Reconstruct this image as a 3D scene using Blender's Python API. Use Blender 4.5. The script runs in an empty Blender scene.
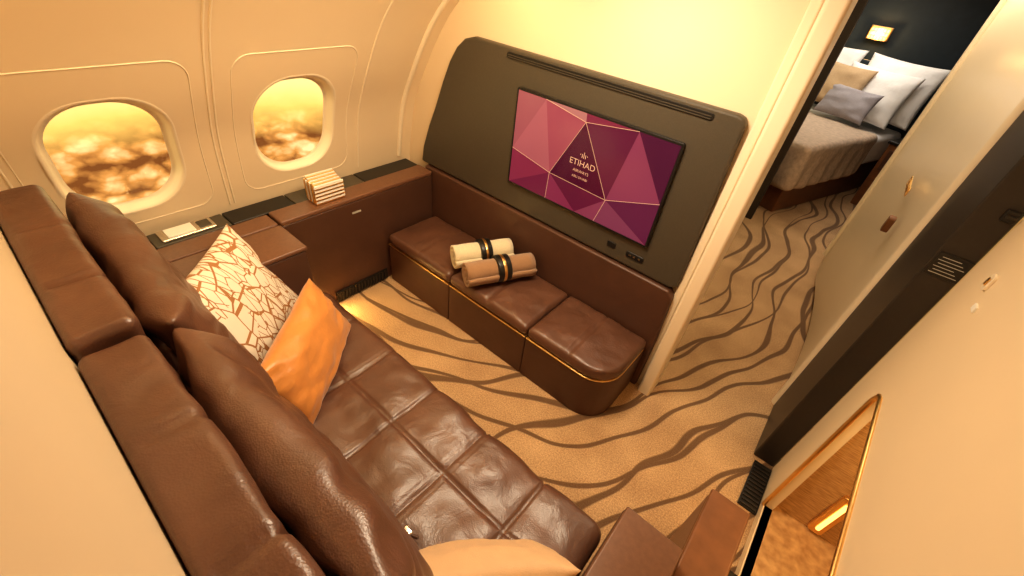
import bpy, bmesh, math, random
from mathutils import Vector, Matrix, noise
random.seed(4)
S=2.2
scene=bpy.context.scene
COL=scene.collection
# ------------------------------------------------------------------ helpers
def link(o):
    COL.objects.link(o); return o
def group(name, kids, loc=None):
    e=bpy.data.objects.new(name,None); link(e); e.empty_display_size=.1
    for k in kids: k.parent=e
    return e
def mk(name,verts,faces,mat,smooth=True,scale=True,mats=None,fm=None):
    me=bpy.data.meshes.new(name)
    k=S if scale else 1
    me.from_pydata([tuple(Vector(v)*k) for v in verts],[],faces)
    for m in (mats or [mat]): me.materials.append(m)
    if fm:
        for p,i in zip(me.polygons,fm): p.material_index=i
    bm=bmesh.new(); bm.from_mesh(me); bmesh.ops.recalc_face_normals(bm,faces=bm.faces); bm.to_mesh(me); bm.free()
    for p in me.polygons: p.use_smooth=smooth
    o=bpy.data.objects.new(name,me); return link(o)
def bevel_obj(o,w,seg=3):
    m=o.modifiers.new('b','BEVEL'); m.width=w*S; m.segments=seg; m.limit_method='ANGLE'; m.angle_limit=math.radians(40)
    return o
def box(name,x0,x1,y0,y1,z0,z1,mat,bev=.004,seg=3):
    v=[(x0,y0,z0),(x1,y0,z0),(x1,y1,z0),(x0,y1,z0),(x0,y0,z1),(x1,y0,z1),(x1,y1,z1),(x0,y1,z1)]
    f=[(0,3,2,1),(4,5,6,7),(0,1,5,4),(1,2,6,5),(2,3,7,6),(3,0,4,7)]
    o=mk(name,v,f,mat,smooth=False)
    if bev>0: bevel_obj(o,bev,seg)
    return o
def prism(name,poly,axis,a0,a1,mat,bev=0,seg=3,holes=None):
    def P(p,a):
        if axis=='x': return (a,p[0],p[1])
        if axis=='y': return (p[0],a,p[1])
        return (p[0],p[1],a)
    if not holes:
        n=len(poly)
        v=[P(p,a0) for p in poly]+[P(p,a1) for p in poly]
        f=[tuple(range(n)),tuple(range(n,2*n))]+[(i,(i+1)%n,n+(i+1)%n,n+i) for i in range(n)]
        o=mk(name,v,f,mat,smooth=False)
    else:
        bm=bmesh.new()
        loops=[poly]+holes; edges=[]
        for L in loops:
            vs=[bm.verts.new(Vector(P(p,a0))*S) for p in L]
            edges+=[bm.edges.new((vs[i],vs[(i+1)%len(vs)])) for i in range(len(vs))]
        bmesh.ops.triangle_fill(bm,edges=edges,use_beauty=True)
        d=Vector(P((0,0),a1))-Vector(P((0,0),a0))
        r=bmesh.ops.extrude_face_region(bm,geom=bm.faces[:])
        bmesh.ops.translate(bm,verts=[g for g in r['geom'] if isinstance(g,bmesh.types.BMVert)],vec=d*S)
        bmesh.ops.recalc_face_normals(bm,faces=bm.faces)
        me=bpy.data.meshes.new(name); bm.to_mesh(me); bm.free(); me.materials.append(mat)
        o=link(bpy.data.objects.new(name,me))
    if bev>0: bevel_obj(o,bev,seg)
    return o
def rrect(cx,cy,w,h,r,n=8):
    pts=[]
    for (sx,sy,a0) in ((1,1,0),(-1,1,90),(-1,-1,180),(1,-1,270)):
        for i in range(n+1):
            a=math.radians(a0+90*i/n)
            pts.append((cx+sx*(w/2-r)+r*math.cos(a),cy+sy*(h/2-r)+r*math.sin(a)))
    return pts
def axis_pts(a,b,r,seg):
    r=min(r,(b-a)*.499)
    L=[a+r*t for t in (0,.25,.5,.75)]
    n=max(1,int(math.ceil((b-a-2*r)/seg)))
    L+=[a+r+(b-a-2*r)*i/n for i in range(n+1)]
    L+=[b-r*t for t in (.75,.5,.25,0)]
    return L
def dense_box(name,x0,x1,y0,y1,z0,z1,r,mat,seg=.02,disp=None,warp=None):
    X=axis_pts(x0,x1,r,seg);Y=axis_pts(y0,y1,r,seg);Z=axis_pts(z0,z1,r,seg)
    idx={};verts=[];faces=[]
    def vid(i,j,k):
        key=(i,j,k)
        if key in idx: return idx[key]
        p=Vector((X[i],Y[j],Z[k]))
        rr=[min(r,(x1-x0)*.499),min(r,(y1-y0)*.499),min(r,(z1-z0)*.499)]
        q=Vector((min(max(p.x,x0+rr[0]),x1-rr[0]),min(max(p.y,y0+rr[1]),y1-rr[1]),min(max(p.z,z0+rr[2]),z1-rr[2])))
        d=p-q
        dn=Vector((d.x/rr[0],d.y/rr[1],d.z/rr[2])).normalized()
        p=q+Vector((dn.x*rr[0],dn.y*rr[1],dn.z*rr[2]))
        if disp: p=p+disp(p,dn)
        if warp: p=warp(p)
        idx[key]=len(verts);verts.append(p);return idx[key]
    nx,ny,nz=len(X)-1,len(Y)-1,len(Z)-1
    for i in range(nx):
        for j in range(ny):
            for k in (0,nz): faces.append((vid(i,j,k),vid(i+1,j,k),vid(i+1,j+1,k),vid(i,j+1,k)))
    for i in range(nx):
        for k in range(nz):
            for j in (0,ny): faces.append((vid(i,j,k),vid(i+1,j,k),vid(i+1,j,k+1),vid(i,j,k+1)))
    for j in range(ny):
        for k in range(nz):
            for i in (0,nx): faces.append((vid(i,j,k),vid(i,j+1,k),vid(i,j+1,k+1),vid(i,j,k+1)))
    return mk(name,verts,faces,mat)
def pillow(name,c,wd,ud,w,h,t,mat,pw=2.4,wr=.004,seedv=0,n=30,power=.5,pinch=.07,seam=None):
    """all lengths in the H unit; mesh is scaled by S"""
    wd=Vector(wd).normalized(); ud=Vector(ud); ud=(ud-wd*ud.dot(wd)).normalized(); nd=wd.cross(ud)
    verts=[];faces=[];idx={};rim=[]
    def cs(i):
        x=2*i/n-1
        return math.sin(x*math.pi/2)*.6+x*.4
    for s in (1,-1):
        for i in range(n+1):
            for j in range(n+1):
                b=i in(0,n) or j in(0,n)
                if b and (0,i,j) in idx: continue
                u,v=cs(i),cs(j)
                f=max(0,(1-abs(u)**pw)*(1-abs(v)**pw))**power
                x=u*w/2*(1-pinch*(1-v*v)*u*u); y=v*h/2*(1-pinch*(1-u*u)*v*v)
                nz=noise.noise(Vector((u*1.6+seedv,v*1.6,s*3)))*wr*2.2+noise.noise(Vector((u*4+seedv,v*4,s*3)))*wr*1.1
                rr=abs(u*v); nz+=math.sin(math.atan2(v,u)*22+seedv)*wr*.8*rr
                z=s*(t/2*f)+s*nz*min(1,f*1.6)
                idx[(0 if b else s,i,j)]=len(verts); verts.append((x,y,z))
    def g(s,i,j):
        b=i in(0,n) or j in(0,n)
        return idx[(0 if b else s,i,j)]
    for s in (1,-1):
        for i in range(n):
            for j in range(n):
                faces.append((g(s,i,j),g(s,i+1,j),g(s,i+1,j+1),g(s,i,j+1)))
    o=mk(name,verts,faces,mat)
    M=Matrix((wd,ud,nd)).transposed().to_4x4(); M.translation=Vector(c)*S
    o.matrix_world=M
    return o
def tube(name,pts,r,mat,cyclic=False):
    cu=bpy.data.curves.new(name,'CURVE'); cu.dimensions='3D'; cu.bevel_depth=r*S; cu.bevel_resolution=2; cu.use_fill_caps=True
    sp=cu.splines.new('POLY'); sp.points.add(len(pts)-1)
    for p,q in zip(sp.points,pts): p.co=(q[0]*S,q[1]*S,q[2]*S,1)
    sp.use_cyclic_u=cyclic
    cu.materials.append(mat)
    return link(bpy.data.objects.new(name,cu))
def cyl(name,p0,p1,r,mat,n=32):
    p0=Vector(p0);p1=Vector(p1);d=(p1-p0).normalized()
    a=d.cross(Vector((0,0,1)))
    if a.length<.01:a=Vector((1,0,0))
    a.normalize();b=d.cross(a)
    v=[];f=[];m=2
    for k in range(m+1):
        q=p0.lerp(p1,k/m)
        for i in range(n):
            t=2*math.pi*i/n
            v.append(q+a*r*math.cos(t)+b*r*math.sin(t))
    for k in range(m):
        for i in range(n):
            f.append((k*n+i,k*n+(i+1)%n,(k+1)*n+(i+1)%n,(k+1)*n+i))
    f.append(tuple(range(n)));f.append(tuple(range(m*n,m*n+n)))
    o=mk(name,v,f,mat); bevel_obj(o,r*.06,3); return o
# ------------------------------------------------------------------ materials
def newmat(name):
    m=bpy.data.materials.new(name); m.use_nodes=True
    nt=m.node_tree; return m,nt,nt.nodes['Principled BSDF']
def L(nt,a,b): nt.links.new(a,b)
def math_n(nt,op,a,b=None,c=None):
    n=nt.nodes.new('ShaderNodeMath'); n.operation=op
    for i,v in enumerate((a,b,c)):
        if v is None: continue
        if isinstance(v,(int,float)): n.inputs[i].default_value=v
        else: L(nt,v,n.inputs[i])
    return n.outputs[0]
def simple(name,col,rough=.5,metal=0,noise_s=40,var=.12,bump=.1,bs=None,emit=None,es=0,spec=None,coat=0,voro=False,sheen=0,rv=0):
    m,nt,b=newmat(name)
    tc=nt.nodes.new('ShaderNodeTexCoord')
    no=nt.nodes.new('ShaderNodeTexNoise'); no.inputs['Scale'].default_value=noise_s; no.inputs['Detail'].default_value=4
    L(nt,tc.outputs['Object'],no.inputs['Vector'])
    mx=nt.nodes.new('ShaderNodeMix'); mx.data_type='RGBA'
    c=col
    mx.inputs[6].default_value=(c[0]*(1-var),c[1]*(1-var),c[2]*(1-var),1)
    mx.inputs[7].default_value=(min(1,c[0]*(1+var)),min(1,c[1]*(1+var)),min(1,c[2]*(1+var)),1)
    L(nt,no.outputs[0],mx.inputs[0]); L(nt,mx.outputs[2],b.inputs['Base Color'])
    b.inputs['Roughness'].default_value=rough; b.inputs['Metallic'].default_value=metal
    if spec is not None: b.inputs['Specular IOR Level'].default_value=spec
    b.inputs['Coat Weight'].default_value=coat
    if sheen: b.inputs['Sheen Weight'].default_value=sheen
    if bump:
        bn=nt.nodes.new('ShaderNodeBump'); bn.inputs['Strength'].default_value=bump; bn.inputs['Distance'].default_value=.01
        if voro:
            t=nt.nodes.new('ShaderNodeTexVoronoi'); t.inputs['Scale'].default_value=bs or noise_s
            L(nt,tc.outputs['Object'],t.inputs['Vector'])
            n2=nt.nodes.new('ShaderNodeTexNoise'); n2.inputs['Scale'].default_value=8; n2.inputs['Detail'].default_value=5; n2.inputs['Distortion'].default_value=.9
            L(nt,tc.outputs['Object'],n2.inputs['Vector'])
            h=math_n(nt,'MULTIPLY_ADD',t.outputs['Distance'],.10,math_n(nt,'MULTIPLY',n2.outputs[0],1.25))
            L(nt,h,bn.inputs['Height'])
        else:
            t=nt.nodes.new('ShaderNodeTexNoise'); t.inputs['Scale'].default_value=bs or noise_s*4; t.inputs['Detail'].default_value=3
            L(nt,tc.outputs['Object'],t.inputs['Vector']); L(nt,t.outputs[0],bn.inputs['Height'])
        L(nt,bn.outputs[0],b.inputs['Normal'])
    if emit:
        b.inputs['Emission Color'].default_value=(*emit,1); b.inputs['Emission Strength'].default_value=es
    return m
cream=simple('cream_panel',(.81,.665,.47),.5,noise_s=3,var=.03,bump=.02,bs=300)
cream2=simple('cream_trim',(.86,.74,.56),.30,noise_s=3,var=.03,bump=0)
leather=simple('brown_leather',(.128,.060,.037),.37,noise_s=5,var=.40,bump=.45,bs=180,voro=True,spec=.75)
leather_d=simple('dark_brown_leather',(.095,.045,.028),.45,noise_s=7,var=.2,bump=.2,bs=200,voro=True)
shell_m=simple('brown_shell_laminate',(.18,.088,.050),.4,noise_s=60,var=.2,bump=.05)
charcoal=simple('charcoal_panel',(.078,.066,.048),.42,noise_s=200,var=.2,bump=.04)
black=simple('black_plastic',(.014,.013,.012),.35,noise_s=50,bump=0)
darkjamb=simple('dark_bronze_jamb',(.033,.026,.021),.4,noise_s=80,var=.15,bump=.03)
gold=simple('brass',(.90,.60,.25),.28,metal=1,noise_s=30,var=.05,bump=0)
silver=simple('polished_steel',(.75,.72,.66),.2,metal=1,noise_s=30,var=.05,bump=0)
orange=simple('amber_silk',(.64,.27,.07),.36,noise_s=10,var=.25,bump=.15,bs=60,sheen=.3)
creamcloth=simple('cream_fabric',(.66,.43,.24),.6,noise_s=20,var=.08,bump=.2,bs=300,sheen=.3)
towel_c=simple('cream_towel',(.88,.74,.50),.95,noise_s=150,var=.2,bump=.8,bs=260,sheen=.5)
towel_b=simple('tan_towel',(.40,.23,.12),.95,noise_s=150,var=.25,bump=.8,bs=260,sheen=.3)
whitec=simple('white_linen',(.84,.83,.82),.8,noise_s=15,var=.06,bump=.3,bs=30)
greyc=simple('grey_cushion_fabric',(.34,.32,.35),.8,noise_s=60,var=.1,bump=.2)
tanc=simple('tan_cushion_fabric',(.48,.34,.20),.8,noise_s=60,var=.1,bump=.2)
spread=simple('quilted_bedspread',(.50,.39,.30),.8,noise_s=25,var=.35,bump=.9,bs=30)
navy=simple('navy_wall',(.028,.045,.062),.5,noise_s=10,var=.2,bump=.05)
wood=simple('walnut_wood',(.20,.085,.035),.4,noise_s=14,var=.3,bump=.05)
white=simple('white_card',(.88,.85,.78),.5,noise_s=10,var=.03,bump=0)
lampm=simple('lamp_glow',(1,.7,.35),.5,emit=(1,.50,.13),es=2.2,bump=0)
ink=simple('label_ink',(.5,.48,.42),.6,bump=0)
def straw():
    m,nt,b=newmat('woven_straw')
    tc=nt.nodes.new('ShaderNodeTexCoord'); mp=nt.nodes.new('ShaderNodeMapping'); mp.inputs['Scale'].default_value=(12,12,90)
    L(nt,tc.outputs['Object'],mp.inputs[0])
    no=nt.nodes.new('ShaderNodeTexNoise'); no.inputs['Scale'].default_value=2; no.inputs['Detail'].default_value=4; L(nt,mp.outputs[0],no.inputs['Vector'])
    cr=nt.nodes.new('ShaderNodeValToRGB'); cr.color_ramp.elements[0].position=.3; cr.color_ramp.elements[0].color=(.40,.22,.09,1); cr.color_ramp.elements[1].position=.7; cr.color_ramp.elements[1].color=(.66,.42,.20,1)
    L(nt,no.outputs[0],cr.inputs[0]); L(nt,cr.outputs[0],b.inputs['Base Color']); b.inputs['Roughness'].default_value=.5
    return m
strawm=straw()
def patterned():
    m,nt,b=newmat('leaf_vein_print_fabric')
    tc=nt.nodes.new('ShaderNodeTexCoord')
    cr=[]
    for sc,th,rot,st in ((13,.030,.6,(1,.5,.01)),(26,.034,-.4,(1,.42,.01))):
        mp=nt.nodes.new('ShaderNodeMapping'); mp.inputs['Scale'].default_value=st; mp.inputs['Rotation'].default_value=(0,0,rot); L(nt,tc.outputs['Object'],mp.inputs[0])
        v=nt.nodes.new('ShaderNodeTexVoronoi'); v.feature='DISTANCE_TO_EDGE'; v.inputs['Scale'].default_value=sc; L(nt,mp.outputs[0],v.inputs['Vector'])
        cr.append(math_n(nt,'LESS_THAN',v.outputs['Distance'],th))
    no=nt.nodes.new('ShaderNodeTexNoise'); no.inputs['Scale'].default_value=5; L(nt,tc.outputs['Object'],no.inputs['Vector'])
    k=math_n(nt,'GREATER_THAN',no.outputs[0],.44)
    f=math_n(nt,'MAXIMUM',cr[0],math_n(nt,'MULTIPLY',cr[1],k))
    mx=nt.nodes.new('ShaderNodeMix'); mx.data_type='RGBA'; mx.inputs[6].default_value=(.88,.80,.68,1); mx.inputs[7].default_value=(.40,.19,.07,1)
    L(nt,f,mx.inputs[0]); L(nt,mx.outputs[2],b.inputs['Base Color']); b.inputs['Roughness'].default_value=.7
    return m
crackle=patterned()
def carpet_m():
    m,nt,b=newmat('vein_pattern_carpet')
    geo=nt.nodes.new('ShaderNodeNewGeometry'); sep=nt.nodes.new('ShaderNodeSeparateXYZ'); L(nt,geo.outputs['Position'],sep.inputs[0])
    x,y=sep.outputs[0],sep.outputs[1]
    dx=math_n(nt,'ADD',x,2.5); dy=math_n(nt,'MAXIMUM',math_n(nt,'SUBTRACT',3.5,y),0)
    base=math_n(nt,'SQRT',math_n(nt,'ADD',math_n(nt,'MULTIPLY',dx,dx),math_n(nt,'MULTIPLY',dy,dy)))
    wn=nt.nodes.new('ShaderNodeTexNoise'); wn.inputs['Scale'].default_value=1.5; wn.inputs['Detail'].default_value=0; L(nt,geo.outputs['Position'],wn.inputs['Vector'])
    sm=nt.nodes.new('ShaderNodeTexNoise'); sm.inputs['Scale'].default_value=2.4; sm.inputs['Detail'].default_value=0; L(nt,geo.outputs['Position'],sm.inputs['Vector'])
    masks=[]
    for i,(ns,amp,freq,w,off) in enumerate(((.70,.8,4.4,.064,0),(.80,.95,3.8,.044,7.3))):
        mp=nt.nodes.new('ShaderNodeMapping'); mp.inputs['Location'].default_value=(off,off,off); L(nt,geo.outputs['Position'],mp.inputs[0])
        no=nt.nodes.new('ShaderNodeTexNoise'); no.inputs['Scale'].default_value=ns; no.inputs['Detail'].default_value=0
        L(nt,mp.outputs[0],no.inputs['Vector'])
        f=math_n(nt,'MULTIPLY_ADD',no.outputs[0],amp,base)
        f=math_n(nt,'MULTIPLY_ADD',sm.outputs[0],.14,f)
        f=math_n(nt,'MULTIPLY',f,freq)
        pp=math_n(nt,'PINGPONG',f,.5)
        th=math_n(nt,'MULTIPLY',wn.outputs[0],w*2)
        mr=nt.nodes.new('ShaderNodeMapRange'); mr.inputs[3].default_value=1; mr.inputs[4].default_value=0
        L(nt,math_n(nt,'MULTIPLY',th,.8),mr.inputs[1]); L(nt,math_n(nt,'MULTIPLY',th,1.3),mr.inputs[2])
        L(nt,pp,mr.inputs[0]); masks.append(mr.outputs[0])
    mk_=math_n(nt,'MAXIMUM',masks[0],masks[1])
    fn=nt.nodes.new('ShaderNodeTexNoise'); fn.inputs['Scale'].default_value=130; fn.inputs['Detail'].default_value=3; L(nt,geo.outputs['Position'],fn.inputs['Vector'])
    bn_=nt.nodes.new('ShaderNodeTexNoise'); bn_.inputs['Scale'].default_value=3; L(nt,geo.outputs['Position'],bn_.inputs['Vector'])
    cr=nt.nodes.new('ShaderNodeValToRGB'); cr.color_ramp.elements[0].position=.33; cr.color_ramp.elements[0].color=(.33,.195,.095,1); cr.color_ramp.elements[1].position=.67; cr.color_ramp.elements[1].color=(.73,.49,.27,1)
    s=math_n(nt,'ADD',math_n(nt,'MULTIPLY',fn.outputs[0],.65),math_n(nt,'MULTIPLY',bn_.outputs[0],.35)); L(nt,s,cr.inputs[0])
    mx=nt.nodes.new('ShaderNodeMix'); mx.data_type='RGBA'; mx.inputs[7].default_value=(.12,.060,.028,1)
    L(nt,math_n(nt,'MULTIPLY',mk_,.86),mx.inputs[0]); L(nt,cr.outputs[0],mx.inputs[6]); L(nt,mx.outputs[2],b.inputs['Base Color'])
    b.inputs['Roughness'].default_value=.95; b.inputs['Sheen Weight'].default_value=.2
    bp=nt.nodes.new('ShaderNodeBump'); bp.inputs['Strength'].default_value=.5; bp.inputs['Distance'].default_value=.01
    h=math_n(nt,'SUBTRACT',fn.outputs[0],math_n(nt,'MULTIPLY',mk_,.8)); L(nt,h,bp.inputs['Height']); L(nt,bp.outputs[0],b.inputs['Normal'])
    return m
carpet=carpet_m()
def emis(name,c,s=1.0,base=.3):
    m,nt,b=newmat(name)
    no=nt.nodes.new('ShaderNodeTexNoise'); no.inputs['Scale'].default_value=1.5
    tc=nt.nodes.new('ShaderNodeTexCoord'); L(nt,tc.outputs['Object'],no.inputs['Vector'])
    mx=nt.nodes.new('ShaderNodeMix'); mx.data_type='RGBA'; mx.inputs[6].default_value=(*[v*.7 for v in c],1); mx.inputs[7].default_value=(*[min(1,v*1.3) for v in c],1)
    L(nt,no.outputs[0],mx.inputs[0]); L(nt,mx.outputs[2],b.inputs['Emission Color'])
    b.inputs['Base Color'].default_value=(*[v*base for v in c],1); b.inputs['Roughness'].default_value=.15
    b.inputs['Emission Strength'].default_value=s
    return m
def pane_m():
    m=bpy.data.materials.new('window_acrylic'); m.use_nodes=True; nt=m.node_tree; nt.nodes.clear()
    o=nt.nodes.new('ShaderNodeOutputMaterial'); mx=nt.nodes.new('ShaderNodeMixShader'); t=nt.nodes.new('ShaderNodeBsdfTransparent'); g=nt.nodes.new('ShaderNodeBsdfGlossy'); g.inputs['Roughness'].default_value=.05
    mx.inputs[0].default_value=.03; L(nt,t.outputs[0],mx.inputs[1]); L(nt,g.outputs[0],mx.inputs[2]); L(nt,mx.outputs[0],o.inputs[0]); return m
pane=pane_m()
# ------------------------------------------------------------------ camera
right=Vector((.758,.643,.108)); up=Vector((-.476,.433,.766)); back=Vector((.445,-.631,.634))
back.normalize(); right=(right-back*right.dot(back)).normalized(); up=back.cross(right)
cam=bpy.data.cameras.new('camera'); cam.sensor_width=36; cam.lens=424/1024*36; cam.clip_start=.02
co=link(bpy.data.objects.new('camera',cam))
M=Matrix((right,up,back)).transposed().to_4x4(); M.translation=Vector((0,0,S)); co.matrix_world=M
scene.camera=co
scene.view_settings.view_transform='Standard'
try: scene.view_settings.look='Medium High Contrast'
except Exception as ex: print('look',ex)
# ------------------------------------------------------------------ room shell
PR=[(0,-1.21),(.30,-1.21),(.42,-1.195),(.55,-1.165),(.65,-1.115),(.78,-1.035),(.86,-.965),(.95,-.86),(1.03,-.72),(1.09,-.56)]
def prof(z):
    z=max(0,min(1.09,z))
    for i in range(len(PR)-1):
        if PR[i][0]<=z<=PR[i+1][0]:
            p0=PR[max(0,i-1)];p1=PR[i];p2=PR[i+1];p3=PR[min(len(PR)-1,i+2)]
            t=(z-p1[0])/(p2[0]-p1[0]); d=p2[0]-p1[0]
            m1=(p2[1]-p0[1])/(p2[0]-p0[0])*d; m2=(p3[1]-p1[1])/(p3[0]-p1[0])*d
            return (2*t**3-3*t*t+1)*p1[1]+(t**3-2*t*t+t)*m1+(-2*t**3+3*t*t)*p2[1]+(t**3-t*t)*m2
    return PR[-1][1]
YB=-.055; YF=.95
floor=box('floor',-1.25,.75,-.09,4.6,-.03,0,carpet,0)
ceiling=box('ceiling',-.60,.75,-.09,4.6,1.09,1.12,cream,0)
zs=[1.09*i/50 for i in range(51)]
vv=[];ff=[]
for yy in (-.09,1.05):
    for z in zs: vv.append((prof(z),yy,z))
    for z in zs: vv.append((prof(z)-.035,yy,z))
n=51
for i in range(n-1):
    ff.append((i,i+1,2*n+i+1,2*n+i)); ff.append((n+i,n+i+1,3*n+i+1,3*n+i))
    ff.append((i,i+1,n+i+1,n+i)); ff.append((2*n+i,2*n+i+1,3*n+i+1,3*n+i))
ff.append((0,n,3*n,2*n)); ff.append((n-1,2*n-1,4*n-1,3*n-1))
sw=mk('wall_window_side',vv,ff,cream,smooth=False)
WZ=.548
wins=[.150,.540]
for wy in wins:
    c=prism('cut',rrect(wy,WZ,.222,.272,.092),'x',-1.4,-.9,cream)
    md=sw.modifiers.new('w','BOOLEAN'); md.object=c; md.operation='DIFFERENCE'; md.solver='EXACT'
dg=bpy.context.evaluated_depsgraph_get()
me=bpy.data.meshes.new_from_object(sw.evaluated_get(dg)); sw.modifiers.clear(); sw.data=me
for p in me.polygons: p.use_smooth=True
try: me.set_sharp_from_angle(angle=math.radians(35))
except Exception: pass
for o in [o for o in bpy.data.objects if o.name.startswith('cut')]: bpy.data.objects.remove(o)
for wi,wy in enumerate(wins):
    rings=[(.230,.280,.096,.000),(.226,.276,.094,.001),(.218,.268,.092,-.001),(.213,.263,.090,-.008),(.208,.258,.088,-.022),(.202,.252,.086,-.029),(.192,.242,.084,-.030)]
    v=[];f=[]
    for (w,h,r,d) in rings:
        for (a,b) in rrect(wy,WZ,w,h,r,10): v.append((prof(b)+d,a,b))
    nn=len(v)//len(rings)
    for k in range(len(rings)-1):
        for i in range(nn): f.append((k*nn+i,k*nn+(i+1)%nn,(k+1)*nn+(i+1)%nn,(k+1)*nn+i))
    fr=mk('frame',v,f,cream2)
    pv=[(prof(b)-.0295,a,b) for (a,b) in rrect(wy,WZ,.202,.252,.086,10)]
    pn=mk('pane',pv,[tuple(range(len(pv)))],pane,smooth=False)
    pts=[(prof(b)+.001,a,b) for (a,b) in rrect(wy,.565,.31,.37,.04,6)]
    dense=[]
    for i in range(len(pts)):
        p=Vector(pts[i]);q=Vector(pts[(i+1)%len(pts)])
        m=max(1,int((q-p).length/.02))
        for k in range(m):
            r_=p.lerp(q,k/m); dense.append((prof(r_.z)+.0002,r_.y,r_.z))
    ln=tube('panel_bead',dense,.0014,cream2,True)
    group('window_%d'%(wi+1),[fr,pn,ln])
for i,yy in enumerate((.335,.347,-.02,.735,.90)):
    tube('trim_%d'%(i+1),[(prof(z)+.0005,yy,z) for z in [.36+.71*k/40 for k in range(41)]],.0024 if yy<.9 else .008,cream2)
pf=[(prof(1.09*i/20),1.09*i/20) for i in range(21)]
prism('wall_rear',pf+[(.75,1.09),(.75,0)],'y',-.09,YB,cream)
prism('wall_bulkhead',pf+[(-.138,1.09),(-.138,0)],'y',YF,YF+.05,cream)
prism('trim_door_left',rrect(-.119,.950,.036,.075,.008),'z',0,1.09,cream2)
prism('trim_door_edge',rrect(-.150,.944,.020,.014,.005),'z',.0,1.09,cream2)
# right-hand wall with niche
XR=.25
niche=[(-.0,.03),(.80,.03),(.815,.40),(.815,.43),(.806,.450),(.79,.455),(-.0,.345)]
prism('wall_aisle_side',[(YB,0),(.944,0),(.944,1.09),(YB,1.09)],'x',XR,XR+.02,cream,holes=[niche])
nb=box('back_panel',XR+.19,XR+.20,-.01,.84,.0,.50,strawm,0)
nt1=box('shelf',XR+.001,XR+.19,-.01,.50,.005,.03,black,.002)
nt2=box('top_panel',XR+.02,XR+.19,-.01,.83,.465,.48,cream,.002)
nt3=box('end_panel',XR+.02,XR+.19,.818,.83,.0,.465,strawm,.0)
nt4=box('ledge_panel',XR+.001,XR+.19,.50,.818,.005,.03,strawm,.002)
ntr=tube('gold_edge',[(XR-.001,a,b) for a,b in [(.80,.03),(.808,.25),(.815,.40),(.815,.43),(.806,.450),(.79,.455),(.4,.400),(.0,.345)]],.0045,gold)
group('wall_niche',[nb,nt1,nt2,nt3,nt4,ntr])
lf=prism('lamp_frame',rrect(.352,.115,.030,.15,.008),'y',.806,.817,gold,.003)
lg=prism('lamp_diffuser',rrect(.352,.115,.008,.115,.003),'y',.803,.807,lampm,0)
group('reading_lamp',[lf,lg])
# dark jamb block
dj=[box('jamb_body',.197,XR,.946,1.165,0,1.09,darkjamb,.004),box('plate',.2005,.2485,.9435,.946,.628,.672,black,.001)]
for k in range(6): dj.append(box('line_%d'%k,.205+.003*(k%2),.244-.005*(k%3),.9427,.9436,.634+.006*k,.6350+.006*k,ink,0))
dj+=[box('latch_plate',.228,.246,.940,.946,.745,.765,black,.003),box('latch_lever',.230,.244,.935,.940,.753,.758,darkjamb,.002)]
group('door_jamb',dj)
group('wall_switch',[prism('plate',rrect(.84,.69,.018,.026,.005),'x',XR-.004,XR,cream2,.001),box('rocker',XR-.006,XR-.004,.836,.844,.684,.696,gold,.001),box('tag',XR-.003,XR,.80,.815,.655,.665,white,.0005)])
# cream door post + leaf
v=[];f=[]
K=24
outl=[]
for i in range(K+1):
    t=i/K
    yy=1.20+.87*t; xx=.200-.058*t*t+.014*math.sin(t*math.pi)
    outl.append((xx,yy))
zb=lambda t:.02+ (.06*max(0,(t-.9)/.1)**2)
for side in (0,.03):
    for i,(xx,yy) in enumerate(outl):
        t=i/K
        for z in (zb(t),.3,.6,.9,1.07): v.append((xx+side,yy,z))
m5=5;N=(K+1)*m5
for s in (0,N):
    for i in range(K):
        for j in range(m5-1): f.append((s+i*m5+j,s+(i+1)*m5+j,s+(i+1)*m5+j+1,s+i*m5+j+1))
for i in range(K):
    f.append((i*m5,(i+1)*m5,N+(i+1)*m5,N+i*m5)); f.append((i*m5+4,(i+1)*m5+4,N+(i+1)*m5+4,N+i*m5+4))
for j in range(m5-1):
    f.append((j,j+1,N+j+1,N+j)); e=K*m5; f.append((e+j,e+j+1,N+e+j+1,N+e+j))
dl=mk('leaf',v,f,cream2)
bevel_obj(dl,.006,4)
post=prism('post',rrect(.206,1.183,.036,.034,.014),'z',.0,1.09,cream2)
edge=tube('leading_edge',[(.142,2.07,.10),(.142,2.07,.5),(.142,2.07,1.07)],.012,cream2)
hk=[prism('plate',rrect(1.50,.50,.03,.045,.008),'x',.176,.192,wood,.002)]
tx=bpy.data.curves.new('emblem','FONT'); tx.body='ETIHAD'; tx.size=.040*S; tx.extrude=.001*S; tx.materials.append(gold)
to=link(bpy.data.objects.new('emblem',tx)); to.matrix_world=Matrix.Translation(Vector((.182,1.70,.56))*S)@Matrix.Rotation(-math.pi/2,4,'Z')@Matrix.Rotation(math.pi/2,4,'X')
group('door_1',[dl,post,edge]+hk+[to])
box('wall_passage_right',.30,.33,1.17,2.5,0,1.09,cream,0)
box('wall_bedroom_right',.55,.58,2.5,4.5,0,1.09,navy,0)
box('wall_bedroom_return',.30,.55,2.5,2.53,0,1.09,navy,0)
box('wall_bedroom_left',-1.15,-1.12,1.0,4.5,0,1.09,navy,0)
box('wall_bedroom_partition',-1.12,-.212,2.36,2.39,0,1.09,darkjamb,.003)
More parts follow.
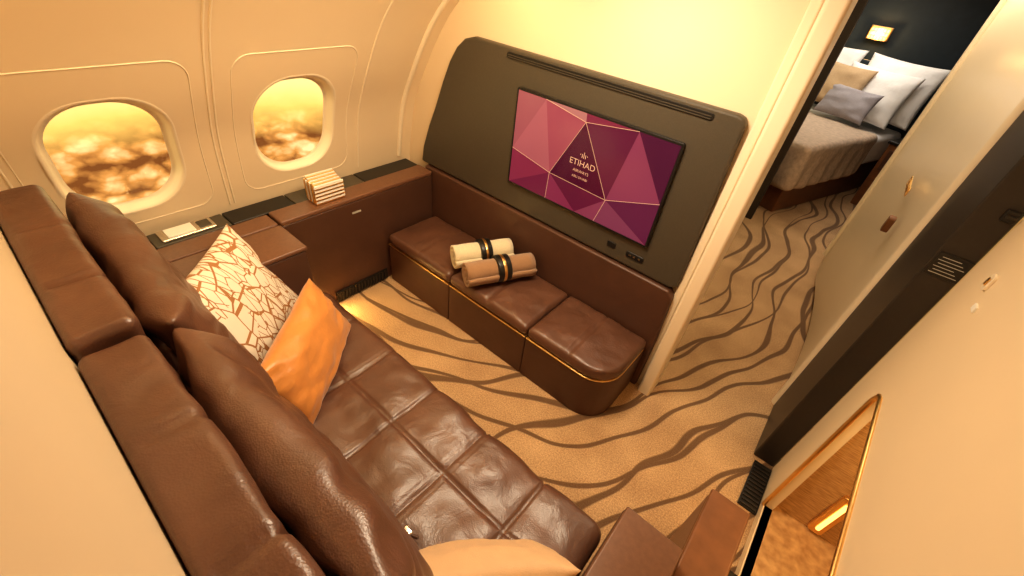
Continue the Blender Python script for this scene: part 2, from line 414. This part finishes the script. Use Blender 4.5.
# ------------------------------------------------------------------ dark TV surround
top=.787;bot=.365
poly=[(-1.115,bot),(-1.105,.42),(-1.075,.50),(-1.047,.56),(-1.01,.65),(-.982,.71),(-.955,.75),(-.925,.776),(-.89,top),(-.19,top),(-.176,.784),(-.170,.772),(-.158,.40),(-.160,.375),(-.175,bot)]
panel=prism('surround',poly,'y',YF-.022,YF-.0005,charcoal,.006)
slot=[prism('vent_slot',rrect(-.50,.770,.54,.014,.006),'y',YF-.0245,YF-.021,black,.001)]
for k in range(2): slot.append(box('vent_rib_%d'%k,-.765,-.235,YF-.026,YF-.0242,.7655+.005*k,.767+.005*k,charcoal,0))
ctl=[prism('socket_%d'%k,rrect(x,.405-.003*k,w,.016,.004),'y',YF-.0245,YF-.021,black,.001) for k,(x,w) in enumerate(((-.355,.026),(-.285,.05)))]
ctl+=[box('button_%d'%k,-.301+.013*k,-.295+.013*k,YF-.026,YF-.0242,.400,.405,silver,0) for k in range(3)]
group('display_surround',[panel]+slot+ctl)
# TV
tx0,tx1,tz0,tz1=-.712,-.268,.451,.702
bez=prism('bezel',rrect((tx0+tx1)/2,(tz0+tz1)/2,tx1-tx0+.012,tz1-tz0+.012,.006),'y',YF-.032,YF-.0225,black,.002)
def sp(u,w,d=0): return (tx0+(tx1-tx0)*u,YF-.0325-d,tz0+(tz1-tz0)*w)
Ptv=dict(a=(0,0),b=(.3,0),c=(.66,0),d=(1,0),e=(1,.45),f=(1,1),g=(.78,1),h=(.47,1),i=(.2,1),j=(0,1),k=(0,.4),A=(.475,.92),B=(.30,.30),C=(.70,.27),D=(.52,.0))
tris=[('j','i','k',(.36,.10,.11)),('i','h','A',(.44,.18,.16)),('i','A','B',(.36,.08,.10)),('i','B','k',(.42,.12,.13)),('k','B','a',(.26,.035,.07)),('a','B','b',(.18,.022,.055)),('b','B','D',(.25,.035,.08)),('B','C','D',(.14,.015,.045)),('A','B','C',(.085,.006,.028)),('A','h','g',(.22,.03,.06)),('A','g','C',(.13,.018,.045)),('g','f','e',(.09,.014,.04)),('g','e','C',(.25,.05,.09)),('C','e','d',(.13,.02,.055)),('C','d','c',(.22,.05,.09)),('D','C','c',(.25,.05,.09))]
tvs=[bez]
for q,(a,b,c,colr) in enumerate(tris):
    tvs.append(mk('screen_facet_%d'%q,[sp(*Ptv[a]),sp(*Ptv[b]),sp(*Ptv[c])],[(0,1,2)],emis('screen_%d'%q,colr,.70),smooth=False))
goldline=emis('screen_gold',(.80,.45,.26),.65)
for q,(a,b) in enumerate((('A','B'),('B','C'),('A','C'),('A','g'),('B','k'),('B','b'),('C','e'),('C','c'),('i','A'))):
    tvs.append(tube('screen_line_%d'%q,[sp(*Ptv[a],.0005),sp(*Ptv[b],.0005)],.0006,goldline))
for q,(s,dz,sz) in enumerate((('·ılı·',.036,.022),('ETIHAD',.014,.022),('AIRWAYS',-.003,.011),('ABU DHABI',-.018,.009))):
    c=bpy.data.curves.new('screen_text','FONT'); c.body=s; c.align_x='CENTER'; c.size=sz*S; c.materials.append(goldline)
    o=link(bpy.data.objects.new('screen_text_%d'%q,c)); o.location=Vector((-.486,YF-.0345,.562+dz))*S; o.rotation_euler=(math.pi/2,0,0); tvs.append(o)
group('television',tvs)
prism('wainscot_panel',[(-1.045,0),(-1.09,.36),(-.172,bot-.004),(-.158,bot-.02),(-.150,.19),(-.15,0)],'y',YF-.03,YF-.001,leather_d,.006)
# ------------------------------------------------------------------ side console under the windows
XC=-1.05
cb=box('body',-1.19,XC,YB+.003,.918,0,.338,leather_d,.003)
ct=dense_box('top_pad',-1.118,XC+.002,.39,.918,.338,.354,.006,shell_m,seg=.05)
ct2=dense_box('top_pad_rear',-1.118,XC-.002,YB+.004,.386,.338,.350,.006,shell_m,seg=.05)
dt=[box('tray_%d'%i,-1.19,-1.12,a,b,.338,.350,black if i%2==0 else charcoal,.003) for i,(a,b) in enumerate(((-.05,.13),(.132,.30),(.302,.47),(.472,.70),(.702,.918)))]
ins=box('tray_lid',-1.182,-1.128,.15,.27,.350,.356,silver,.003)
ins2=box('tray_well',-1.176,-1.134,.165,.225,.3555,.3585,white,.001)
ins3=box('tray_label',-1.172,-1.140,.235,.262,.3555,.358,charcoal,.001)
lab=box('label',XC-.0005,XC+.0008,.60,.63,.30,.306,ink,0)
group('side_console',[cb,ct,ct2,ins,ins2,ins3,lab]+dt)
vg=[box('frame',XC+.001,XC+.006,.50,.70,.005,.045,black,.001)]
for k in range(16): vg.append(box('slat_%d'%k,XC+.005,XC+.010,.505+.012*k,.510+.012*k,.008,.042,darkjamb,0))
group('air_vent',vg)
vg=[box('frame',.205,.249,.78,.93,.0,.006,black,.001)]
for k in range(12): vg.append(box('slat_%d'%k,.208,.246,.784+.012*k,.789+.012*k,.005,.009,darkjamb,0))
group('floor_grille',vg)
ch=[box('holder',-1.115,-1.065,.505,.595,.3545,.362,gold,.002)]
for k in range(9):
    x0=-1.113+.0052*k
    ch.append(box('card_%d'%k,x0,x0+.0040,.508,.592,.36,.428-.002*k,white if k%2==0 else gold,.0005))
ch.append(box('front_panel',-1.0665,-1.064,.505,.595,.36,.412,white,.001))
for k in range(4): ch.append(box('band_%d'%k,-1.0640,-1.0630,.505,.595,.368+.011*k,.372+.011*k,gold,0))
for k in range(5): ch.append(box('end_band_%d'%k,-1.113+.009*k,-1.109+.009*k,.503,.508,.36,.42,white if k%2 else gold,0))
group('stationery_holder',ch)
# ------------------------------------------------------------------ ottoman bench
xs=[-1.035,-.738,-.430,-.165]; y0=.708; y1=YF-.032; R=.085
def warpR(p):
    p=Vector(p); X1=xs[3]
    dx=(p.x-(X1-R))/R; dy=((y0+R)-p.y)/R
    if dx>0 and dy>0:
        dx_=dx*math.sqrt(max(0,1-dy*dy/2)); dy_=dy*math.sqrt(max(0,1-dx*dx/2))
        p.x=X1-R+dx_*R; p.y=y0+R-dy_*R
    return p
parts=[]
for i in range(3):
    a,b=xs[i]+.001,xs[i+1]-.001
    parts.append(dense_box('base_%d'%i,a,b,y0,y1,0,.150,.003,leather_d,seg=.02,warp=warpR))
    parts.append(dense_box('piping_%d'%i,a+.001,b-.001,y0-.002,y1,.150,.155,.0015,gold,seg=.02,warp=warpR))
    xm=(a+b)/2; ym=(y0+y1)/2
    def dsp(p,nrm,xm=xm,ym=ym,a=a,b=b):
        if nrm.z<.3: return Vector((0,0,0))
        d=-.005*math.exp(-((p.x-xm)/.0035)**2)
        u=(p.x-a)/(b-a);v_=(p.y-y0)/(y1-y0)
        d+=.010*(math.sin(math.pi*min(1,max(0,u)))**.5)*(math.sin(math.pi*min(1,max(0,v_)))**.5)
        d+=noise.noise(p*18)*.003+noise.noise(p*45)*.0014
        return Vector((0,0,d))
    parts.append(dense_box('cushion_%d'%i,a,b,y0-.002,y1,.155,.190,.014,leather,seg=.007,disp=dsp,warp=warpR))
group('ottoman_bench',parts)
def towel(name,p0,p1,r,mat):
    p0=Vector(p0);p1=Vector(p1);d=(p1-p0).normalized()
    side=d.cross(Vector((0,0,1))).normalized(); upv=side.cross(d)
    v=[];f=[];turns=3.2;n=90;m=10
    for k in range(m+1):
        q=p0.lerp(p1,k/m)
        for i in range(n+1):
            t=i/n; rr=r*(.12+.88*t)*(1+.02*math.sin(k*2.1+i*.3)); a=turns*2*math.pi*t-1.2
            v.append(q+side*rr*math.cos(a)+upv*rr*math.sin(a))
    for k in range(m):
        for i in range(n): f.append((k*(n+1)+i,k*(n+1)+i+1,(k+1)*(n+1)+i+1,(k+1)*(n+1)+i))
    o=mk('roll',v,f,mat); sm=o.modifiers.new('s','SOLIDIFY'); sm.thickness=r*.2*S; sm.offset=-1
    b1=cyl('band',p0.lerp(p1,.43),p0.lerp(p1,.62),r*1.03,black,n=40)
    b2=cyl('band_emblem',p0.lerp(p1,.50),p0.lerp(p1,.55),r*1.05,gold,n=40)
    return group(name,[o,b1,b2])
tz=.205
towel('rolled_towel',(-.750,.735,tz+.038),(-.664,.900,tz+.038),.040,towel_c)
towel('rolled_towel',(-.663,.700,tz+.038),(-.568,.890,tz+.038),.040,towel_b)
# ------------------------------------------------------------------ sofa
sx0,sx1=-.915,-.002; syb,syf=.03,.410; ST=.20
cols=[-.76,-.605,-.45,-.295,-.14]
ymid=.275
def dseat(p,nrm):
    if nrm.z<.2 and nrm.y<.5: return Vector((0,0,0))
    d=0
    for c in cols: d=min(d,-.0055*math.exp(-((p.x-c)/.0032)**2))
    if nrm.z>.4: d=min(d,-.0055*math.exp(-((p.y-ymid)/.0032)**2))
    for c in cols: d-=.0015*math.exp(-((abs(p.x-c)-.011)/.002)**2)
    e=[sx0]+cols+[sx1]
    for a,b in zip(e,e[1:]):
        if a<=p.x<=b:
            u=(p.x-a)/(b-a); break
    else: u=0
    v_=((p.y-syb)/(ymid-syb)) if p.y<ymid else ((p.y-ymid)/(syf-ymid))
    v_=min(1,max(0,v_)); u=min(1,max(0,u))
    puff=.004*(max(0,4*u*(1-u)))**.45*((max(0,4*v_*(1-v_)))**.45 if nrm.z>.4 else .6)
    w=noise.noise(Vector((p.x*9,p.y*13,1)))*.008+noise.noise(p*26)*.0026
    return nrm*(d+puff+w)
sp_=[]
sp_.append(box('base',sx0,sx1,syb,.385,0,.13,leather_d,.004))
sp_.append(dense_box('seat_cushion',sx0,sx1,syb,syf,.13,ST,.026,leather,seg=.0045,disp=dseat))
def dback(c0,c1):
    def f(p,nrm):
        if nrm.y<-.2: return Vector((0,0,0))
        d=-.005*math.exp(-((p.z-.50)/.004)**2)-.006*math.exp(-((p.x-(c0+(c1-c0)*.36))/.004)**2)-.006*math.exp(-((p.x-(c0+(c1-c0)*.72))/.004)**2)
        d+=noise.noise(p*12)*.005+noise.noise(p*35)*.0014
        return nrm*d
    return f
for i,(a,b,zt) in enumerate(((-1.045,-.572,.585),(-.566,-.09,.575))):
    sp_.append(dense_box('backrest_%d'%i,a,b,YB+.0015,.018,.20 if i else .355,zt,.014,leather,seg=.008,disp=dback(a,b)))
    sp_.append(dense_box('backrest_pad_%d'%i,max(a,-.91)+.01,b-.01,.014,.055,.20,zt-.07,.018,leather,seg=.014,disp=dback(a,b)))
def back_cushion(nm,xc,w,tilt,sd,zc=.385,yc=.070,h=.35,t=.085,yaw=0):
    wd=Vector((math.cos(yaw),math.sin(yaw),0))
    return pillow(nm,(xc,yc,zc),wd,(0,-tilt,1),w,h,t,leather,pw=5,wr=.0065,seedv=sd,n=56,power=.40,pinch=.05)
sp_.append(back_cushion('loose_cushion_0',-.800,.46,.20,1,zc=.390,yc=.078))
sp_.append(back_cushion('loose_cushion_1',-.335,.46,.22,5,zc=.380,yc=.082,h=.36))
sp_.append(dense_box('arm_right',.002,.105,-.03,.41,0,.30,.010,leather_d,seg=.05))
sp_.append(dense_box('arm_right_pad',.004,.103,-.03,.408,.298,.306,.004,shell_m,seg=.05))
sp_.append(dense_box('arm_left',-1.048,-.918,YB+.006,.385,0,.335,.006,leather_d,seg=.05))
sp_.append(dense_box('arm_left_lid',-1.047,-.914,.02,.388,.336,.350,.006,shell_m,seg=.05))
group('sofa',sp_)
bl=[box('cabinet',.108,.178,-.03,.572,0,.25,shell_m,.008)]
bl.append(box('cabinet_lid',.108,.178,-.03,.574,.25,.262,wood,.004))
bl.append(box('lower_shelf',.178,.247,-.03,.56,0,.10,black,.004))
group('side_cabinet',bl)
sb=[tube('strap',[(-.31,.105,.225),(-.285,.135,.218),(-.26,.155,.217),(-.235,.165,.217)],.003,leather_d),
    dense_box('buckle',-.290,-.262,.134,.158,.216,.224,.003,silver,seg=.02),
    dense_box('tongue',-.264,-.246,.148,.166,.216,.222,.003,silver,seg=.02)]
group('seat_belt',sb)
pillow('patterned_throw_pillow',(-.850,.185,.308),(-.69,.72,0),(-.36,-.38,1),.32,.26,.085,crackle,wr=.003,seedv=3)
pillow('orange_throw_pillow',(-.674,.240,.274),(-.66,.75,0),(-.36,-.39,1),.30,.165,.075,orange,wr=.005,seedv=8)
pillow('cream_throw_pillow',(-.115,.170,.303),(.67,.74,0),(.30,-.27,1),.26,.19,.08,creamcloth,wr=.003,seedv=12)
# ------------------------------------------------------------------ bedroom
F=Vector((-.135,2.46,0)); e=Vector((.34,.94,0)).normalized(); l=Vector((-e.y,e.x,0))
BW,BL=.80,1.05
def bed_local(o):
    Mx=Matrix((l,e,Vector((0,0,1)))).transposed().to_4x4(); Mx.translation=F*S; o.matrix_world=Mx; return o
def dspread(p,nrm):
    w=(1-min(1,max(0,(p.z-.15)/.2)))
    k=.012*w*math.sin(p.y*55+p.x*40)
    return Vector((nrm.x*k,nrm.y*k,0))+nrm*noise.noise(p*12)*.006
bb=[bed_local(box('base',.05,BW-.02,.08,BL-.01,0,.20,wood,.005)),
    bed_local(dense_box('mattress',.012,BW-.012,.012,BL,.20,.365,.03,whitec,seg=.08)),
    bed_local(dense_box('bedspread',0,BW,0,.70,.15,.385,.03,spread,seg=.02,disp=dspread)),
    bed_local(dense_box('headboard',-.10,BW+.1,BL+.002,BL+.04,0,.66,.01,navy,seg=.1))]
def bpil(nm,x,y,z,w,h,t,tilt,mat,sd):
    c=F+l*x+e*y+Vector((0,0,z)); 
    return pillow(nm,c,l,Vector((0,0,1))+e*tilt,w,h,t,mat,seedv=sd,wr=.006,n=20)
bb+=[bpil('pillow_0',.17,.93,.56,.40,.32,.11,.30,whitec,1),bpil('pillow_1',.60,.93,.56,.40,.32,.11,.30,whitec,2),
     bpil('pillow_2',.22,.83,.53,.38,.28,.10,.40,whitec,3),bpil('cushion_tan',.38,.76,.54,.30,.24,.08,.5,tanc,4),bpil('cushion_grey',.25,.70,.48,.28,.17,.07,.5,greyc,5)]
group('bed',bb)
c0=F+e*.88-l*.17
ns=[box('body',-.12,.12,-.16,.10,0,.36,wood,.004),box('top',-.13,.13,-.17,.11,.36,.375,black,.003),box('drawer',-.10,.10,-.165,-.16,.22,.33,leather_d,.002),box('knob',-.01,.01,-.172,-.165,.27,.28,gold,.001)]
for o in ns:
    Mx=Matrix((-l,e,Vector((0,0,1)))).transposed().to_4x4(); Mx.translation=c0*S; o.matrix_world=Mx
group('nightstand',ns)
box('wall_bedroom_end',-1.15,.58,3.90,3.93,0,1.09,navy,0)
wl=[box('plate',-.26,-.14,3.88,3.90,.745,.82,gold,.003),box('shade',-.25,-.15,3.84,3.88,.75,.815,lampm,.006)]
for k in range(7): wl.append(box('rib_%d'%k,-.252+.0165*k,-.249+.0165*k,3.835,3.845,.745,.82,gold,.001))
for k in range(4): wl.append(box('crossrib_%d'%k,-.252,-.15,3.833,3.843,.748+.021*k,.751+.021*k,gold,.001))
group('wall_lamp',wl)
# ------------------------------------------------------------------ world: sunset above clouds
w=bpy.data.worlds.new('world'); scene.world=w; w.use_nodes=True; nt=w.node_tree; nt.nodes.clear()
out=nt.nodes.new('ShaderNodeOutputWorld'); bg=nt.nodes.new('ShaderNodeBackground'); L(nt,bg.outputs[0],out.inputs[0])
tc=nt.nodes.new('ShaderNodeTexCoord'); sep=nt.nodes.new('ShaderNodeSeparateXYZ'); L(nt,tc.outputs['Generated'],sep.inputs[0])
mp=nt.nodes.new('ShaderNodeMapping'); mp.inputs['Scale'].default_value=(1,1,1.7); L(nt,tc.outputs['Generated'],mp.inputs[0])
hz=-.300
n0=nt.nodes.new('ShaderNodeTexNoise'); n0.inputs['Scale'].default_value=18; n0.inputs['Detail'].default_value=3; L(nt,mp.outputs[0],n0.inputs['Vector'])
below=math_n(nt,'SUBTRACT',hz,sep.outputs[2])
below=math_n(nt,'ADD',below,math_n(nt,'MULTIPLY',math_n(nt,'SUBTRACT',n0.outputs[0],.5),.025))
# billowing cloud deck: overlapping round lobes lit from above
wp=nt.nodes.new('ShaderNodeTexNoise'); wp.inputs['Scale'].default_value=30; wp.inputs['Detail'].default_value=4; L(nt,mp.outputs[0],wp.inputs['Vector'])
va=nt.nodes.new('ShaderNodeVectorMath'); va.operation='MULTIPLY_ADD'; va.inputs[1].default_value=(.035,.035,.035); L(nt,wp.outputs['Color'],va.inputs[0]); L(nt,mp.outputs[0],va.inputs[2])
v1=nt.nodes.new('ShaderNodeTexVoronoi'); v1.feature='F1'; v1.inputs['Scale'].default_value=22; L(nt,va.outputs[0],v1.inputs['Vector'])
v2=nt.nodes.new('ShaderNodeTexVoronoi'); v2.feature='F1'; v2.inputs['Scale'].default_value=50; L(nt,va.outputs[0],v2.inputs['Vector'])
n1=nt.nodes.new('ShaderNodeTexNoise'); n1.inputs['Scale'].default_value=10; n1.inputs['Detail'].default_value=5; L(nt,mp.outputs[0],n1.inputs['Vector'])
hh=math_n(nt,'SUBTRACT',1.0,math_n(nt,'MULTIPLY',v1.outputs['Distance'],.75))
hh=math_n(nt,'SUBTRACT',hh,math_n(nt,'MULTIPLY',v2.outputs['Distance'],.35))
hh=math_n(nt,'ADD',hh,math_n(nt,'MULTIPLY',math_n(nt,'SUBTRACT',n1.outputs[0],.5),.9))
cr=nt.nodes.new('ShaderNodeValToRGB'); E=cr.color_ramp.elements
E[0].position=.22; E[0].color=(.20,.070,.018,1); E[1].position=.85; E[1].color=(1.0,.70,.32,1)
k=E.new(.50); k.color=(.62,.27,.065,1)
L(nt,hh,cr.inputs[0])
sk=nt.nodes.new('ShaderNodeValToRGB'); E=sk.color_ramp.elements
E[0].position=0; E[0].color=(1.0,.58,.14,1); E[1].position=.6; E[1].color=(1.0,.80,.42,1)
k=E.new(.04); k.color=(1.0,.76,.28,1)
ab=math_n(nt,'MULTIPLY',below,-1); L(nt,ab,sk.inputs[0])
mr=nt.nodes.new('ShaderNodeMapRange'); mr.inputs[1].default_value=-.003; mr.inputs[2].default_value=.05; L(nt,below,mr.inputs[0])
mx=nt.nodes.new('ShaderNodeMix'); mx.data_type='RGBA'; L(nt,mr.outputs[0],mx.inputs[0]); L(nt,sk.outputs[0],mx.inputs[6]); L(nt,cr.outputs[0],mx.inputs[7])
L(nt,mx.outputs[2],bg.inputs[0]); bg.inputs[1].default_value=1.3
# ------------------------------------------------------------------ lights
def area(name,loc,size,sy,power,col,rot=(0,0,0)):
    d=bpy.data.lights.new(name,'AREA'); d.shape='RECTANGLE'; d.size=size*S; d.size_y=sy*S; d.energy=power; d.color=col
    o=link(bpy.data.objects.new(name,d)); o.location=Vector(loc)*S; o.rotation_euler=rot; return o
warm=(1,.81,.57)
area('ceiling_light',(-.38,.56,1.08),.2,.3,33,warm)
area('ceiling_light',(.02,1.7,1.08),.2,1.2,18,warm)
area('ceiling_light',(-.2,3.1,1.08),.5,.8,24,(1,.90,.78))
area('sidewall_fill',(-.70,.45,1.02),.06,.9,14,(1,.70,.34),(0,math.radians(35),0))  # unseen warm fill, added in place of light spilling in around the windows
def pt(name,loc,power,col,r=.03):
    d=bpy.data.lights.new(name,'POINT'); d.energy=power; d.color=col; d.shadow_soft_size=r
    o=link(bpy.data.objects.new(name,d)); o.location=Vector(loc)*S; return o
pt('bedside_glow',(-.2,3.78,.78),5,(1,.6,.25))
area('floor_wash_light',(-1.02,.44,.05),.02,.08,4,(1,.62,.2),(0,math.radians(-60),0))
area('niche_light',(XR+.10,.50,.46),.06,.5,4.0,(1,.65,.25))
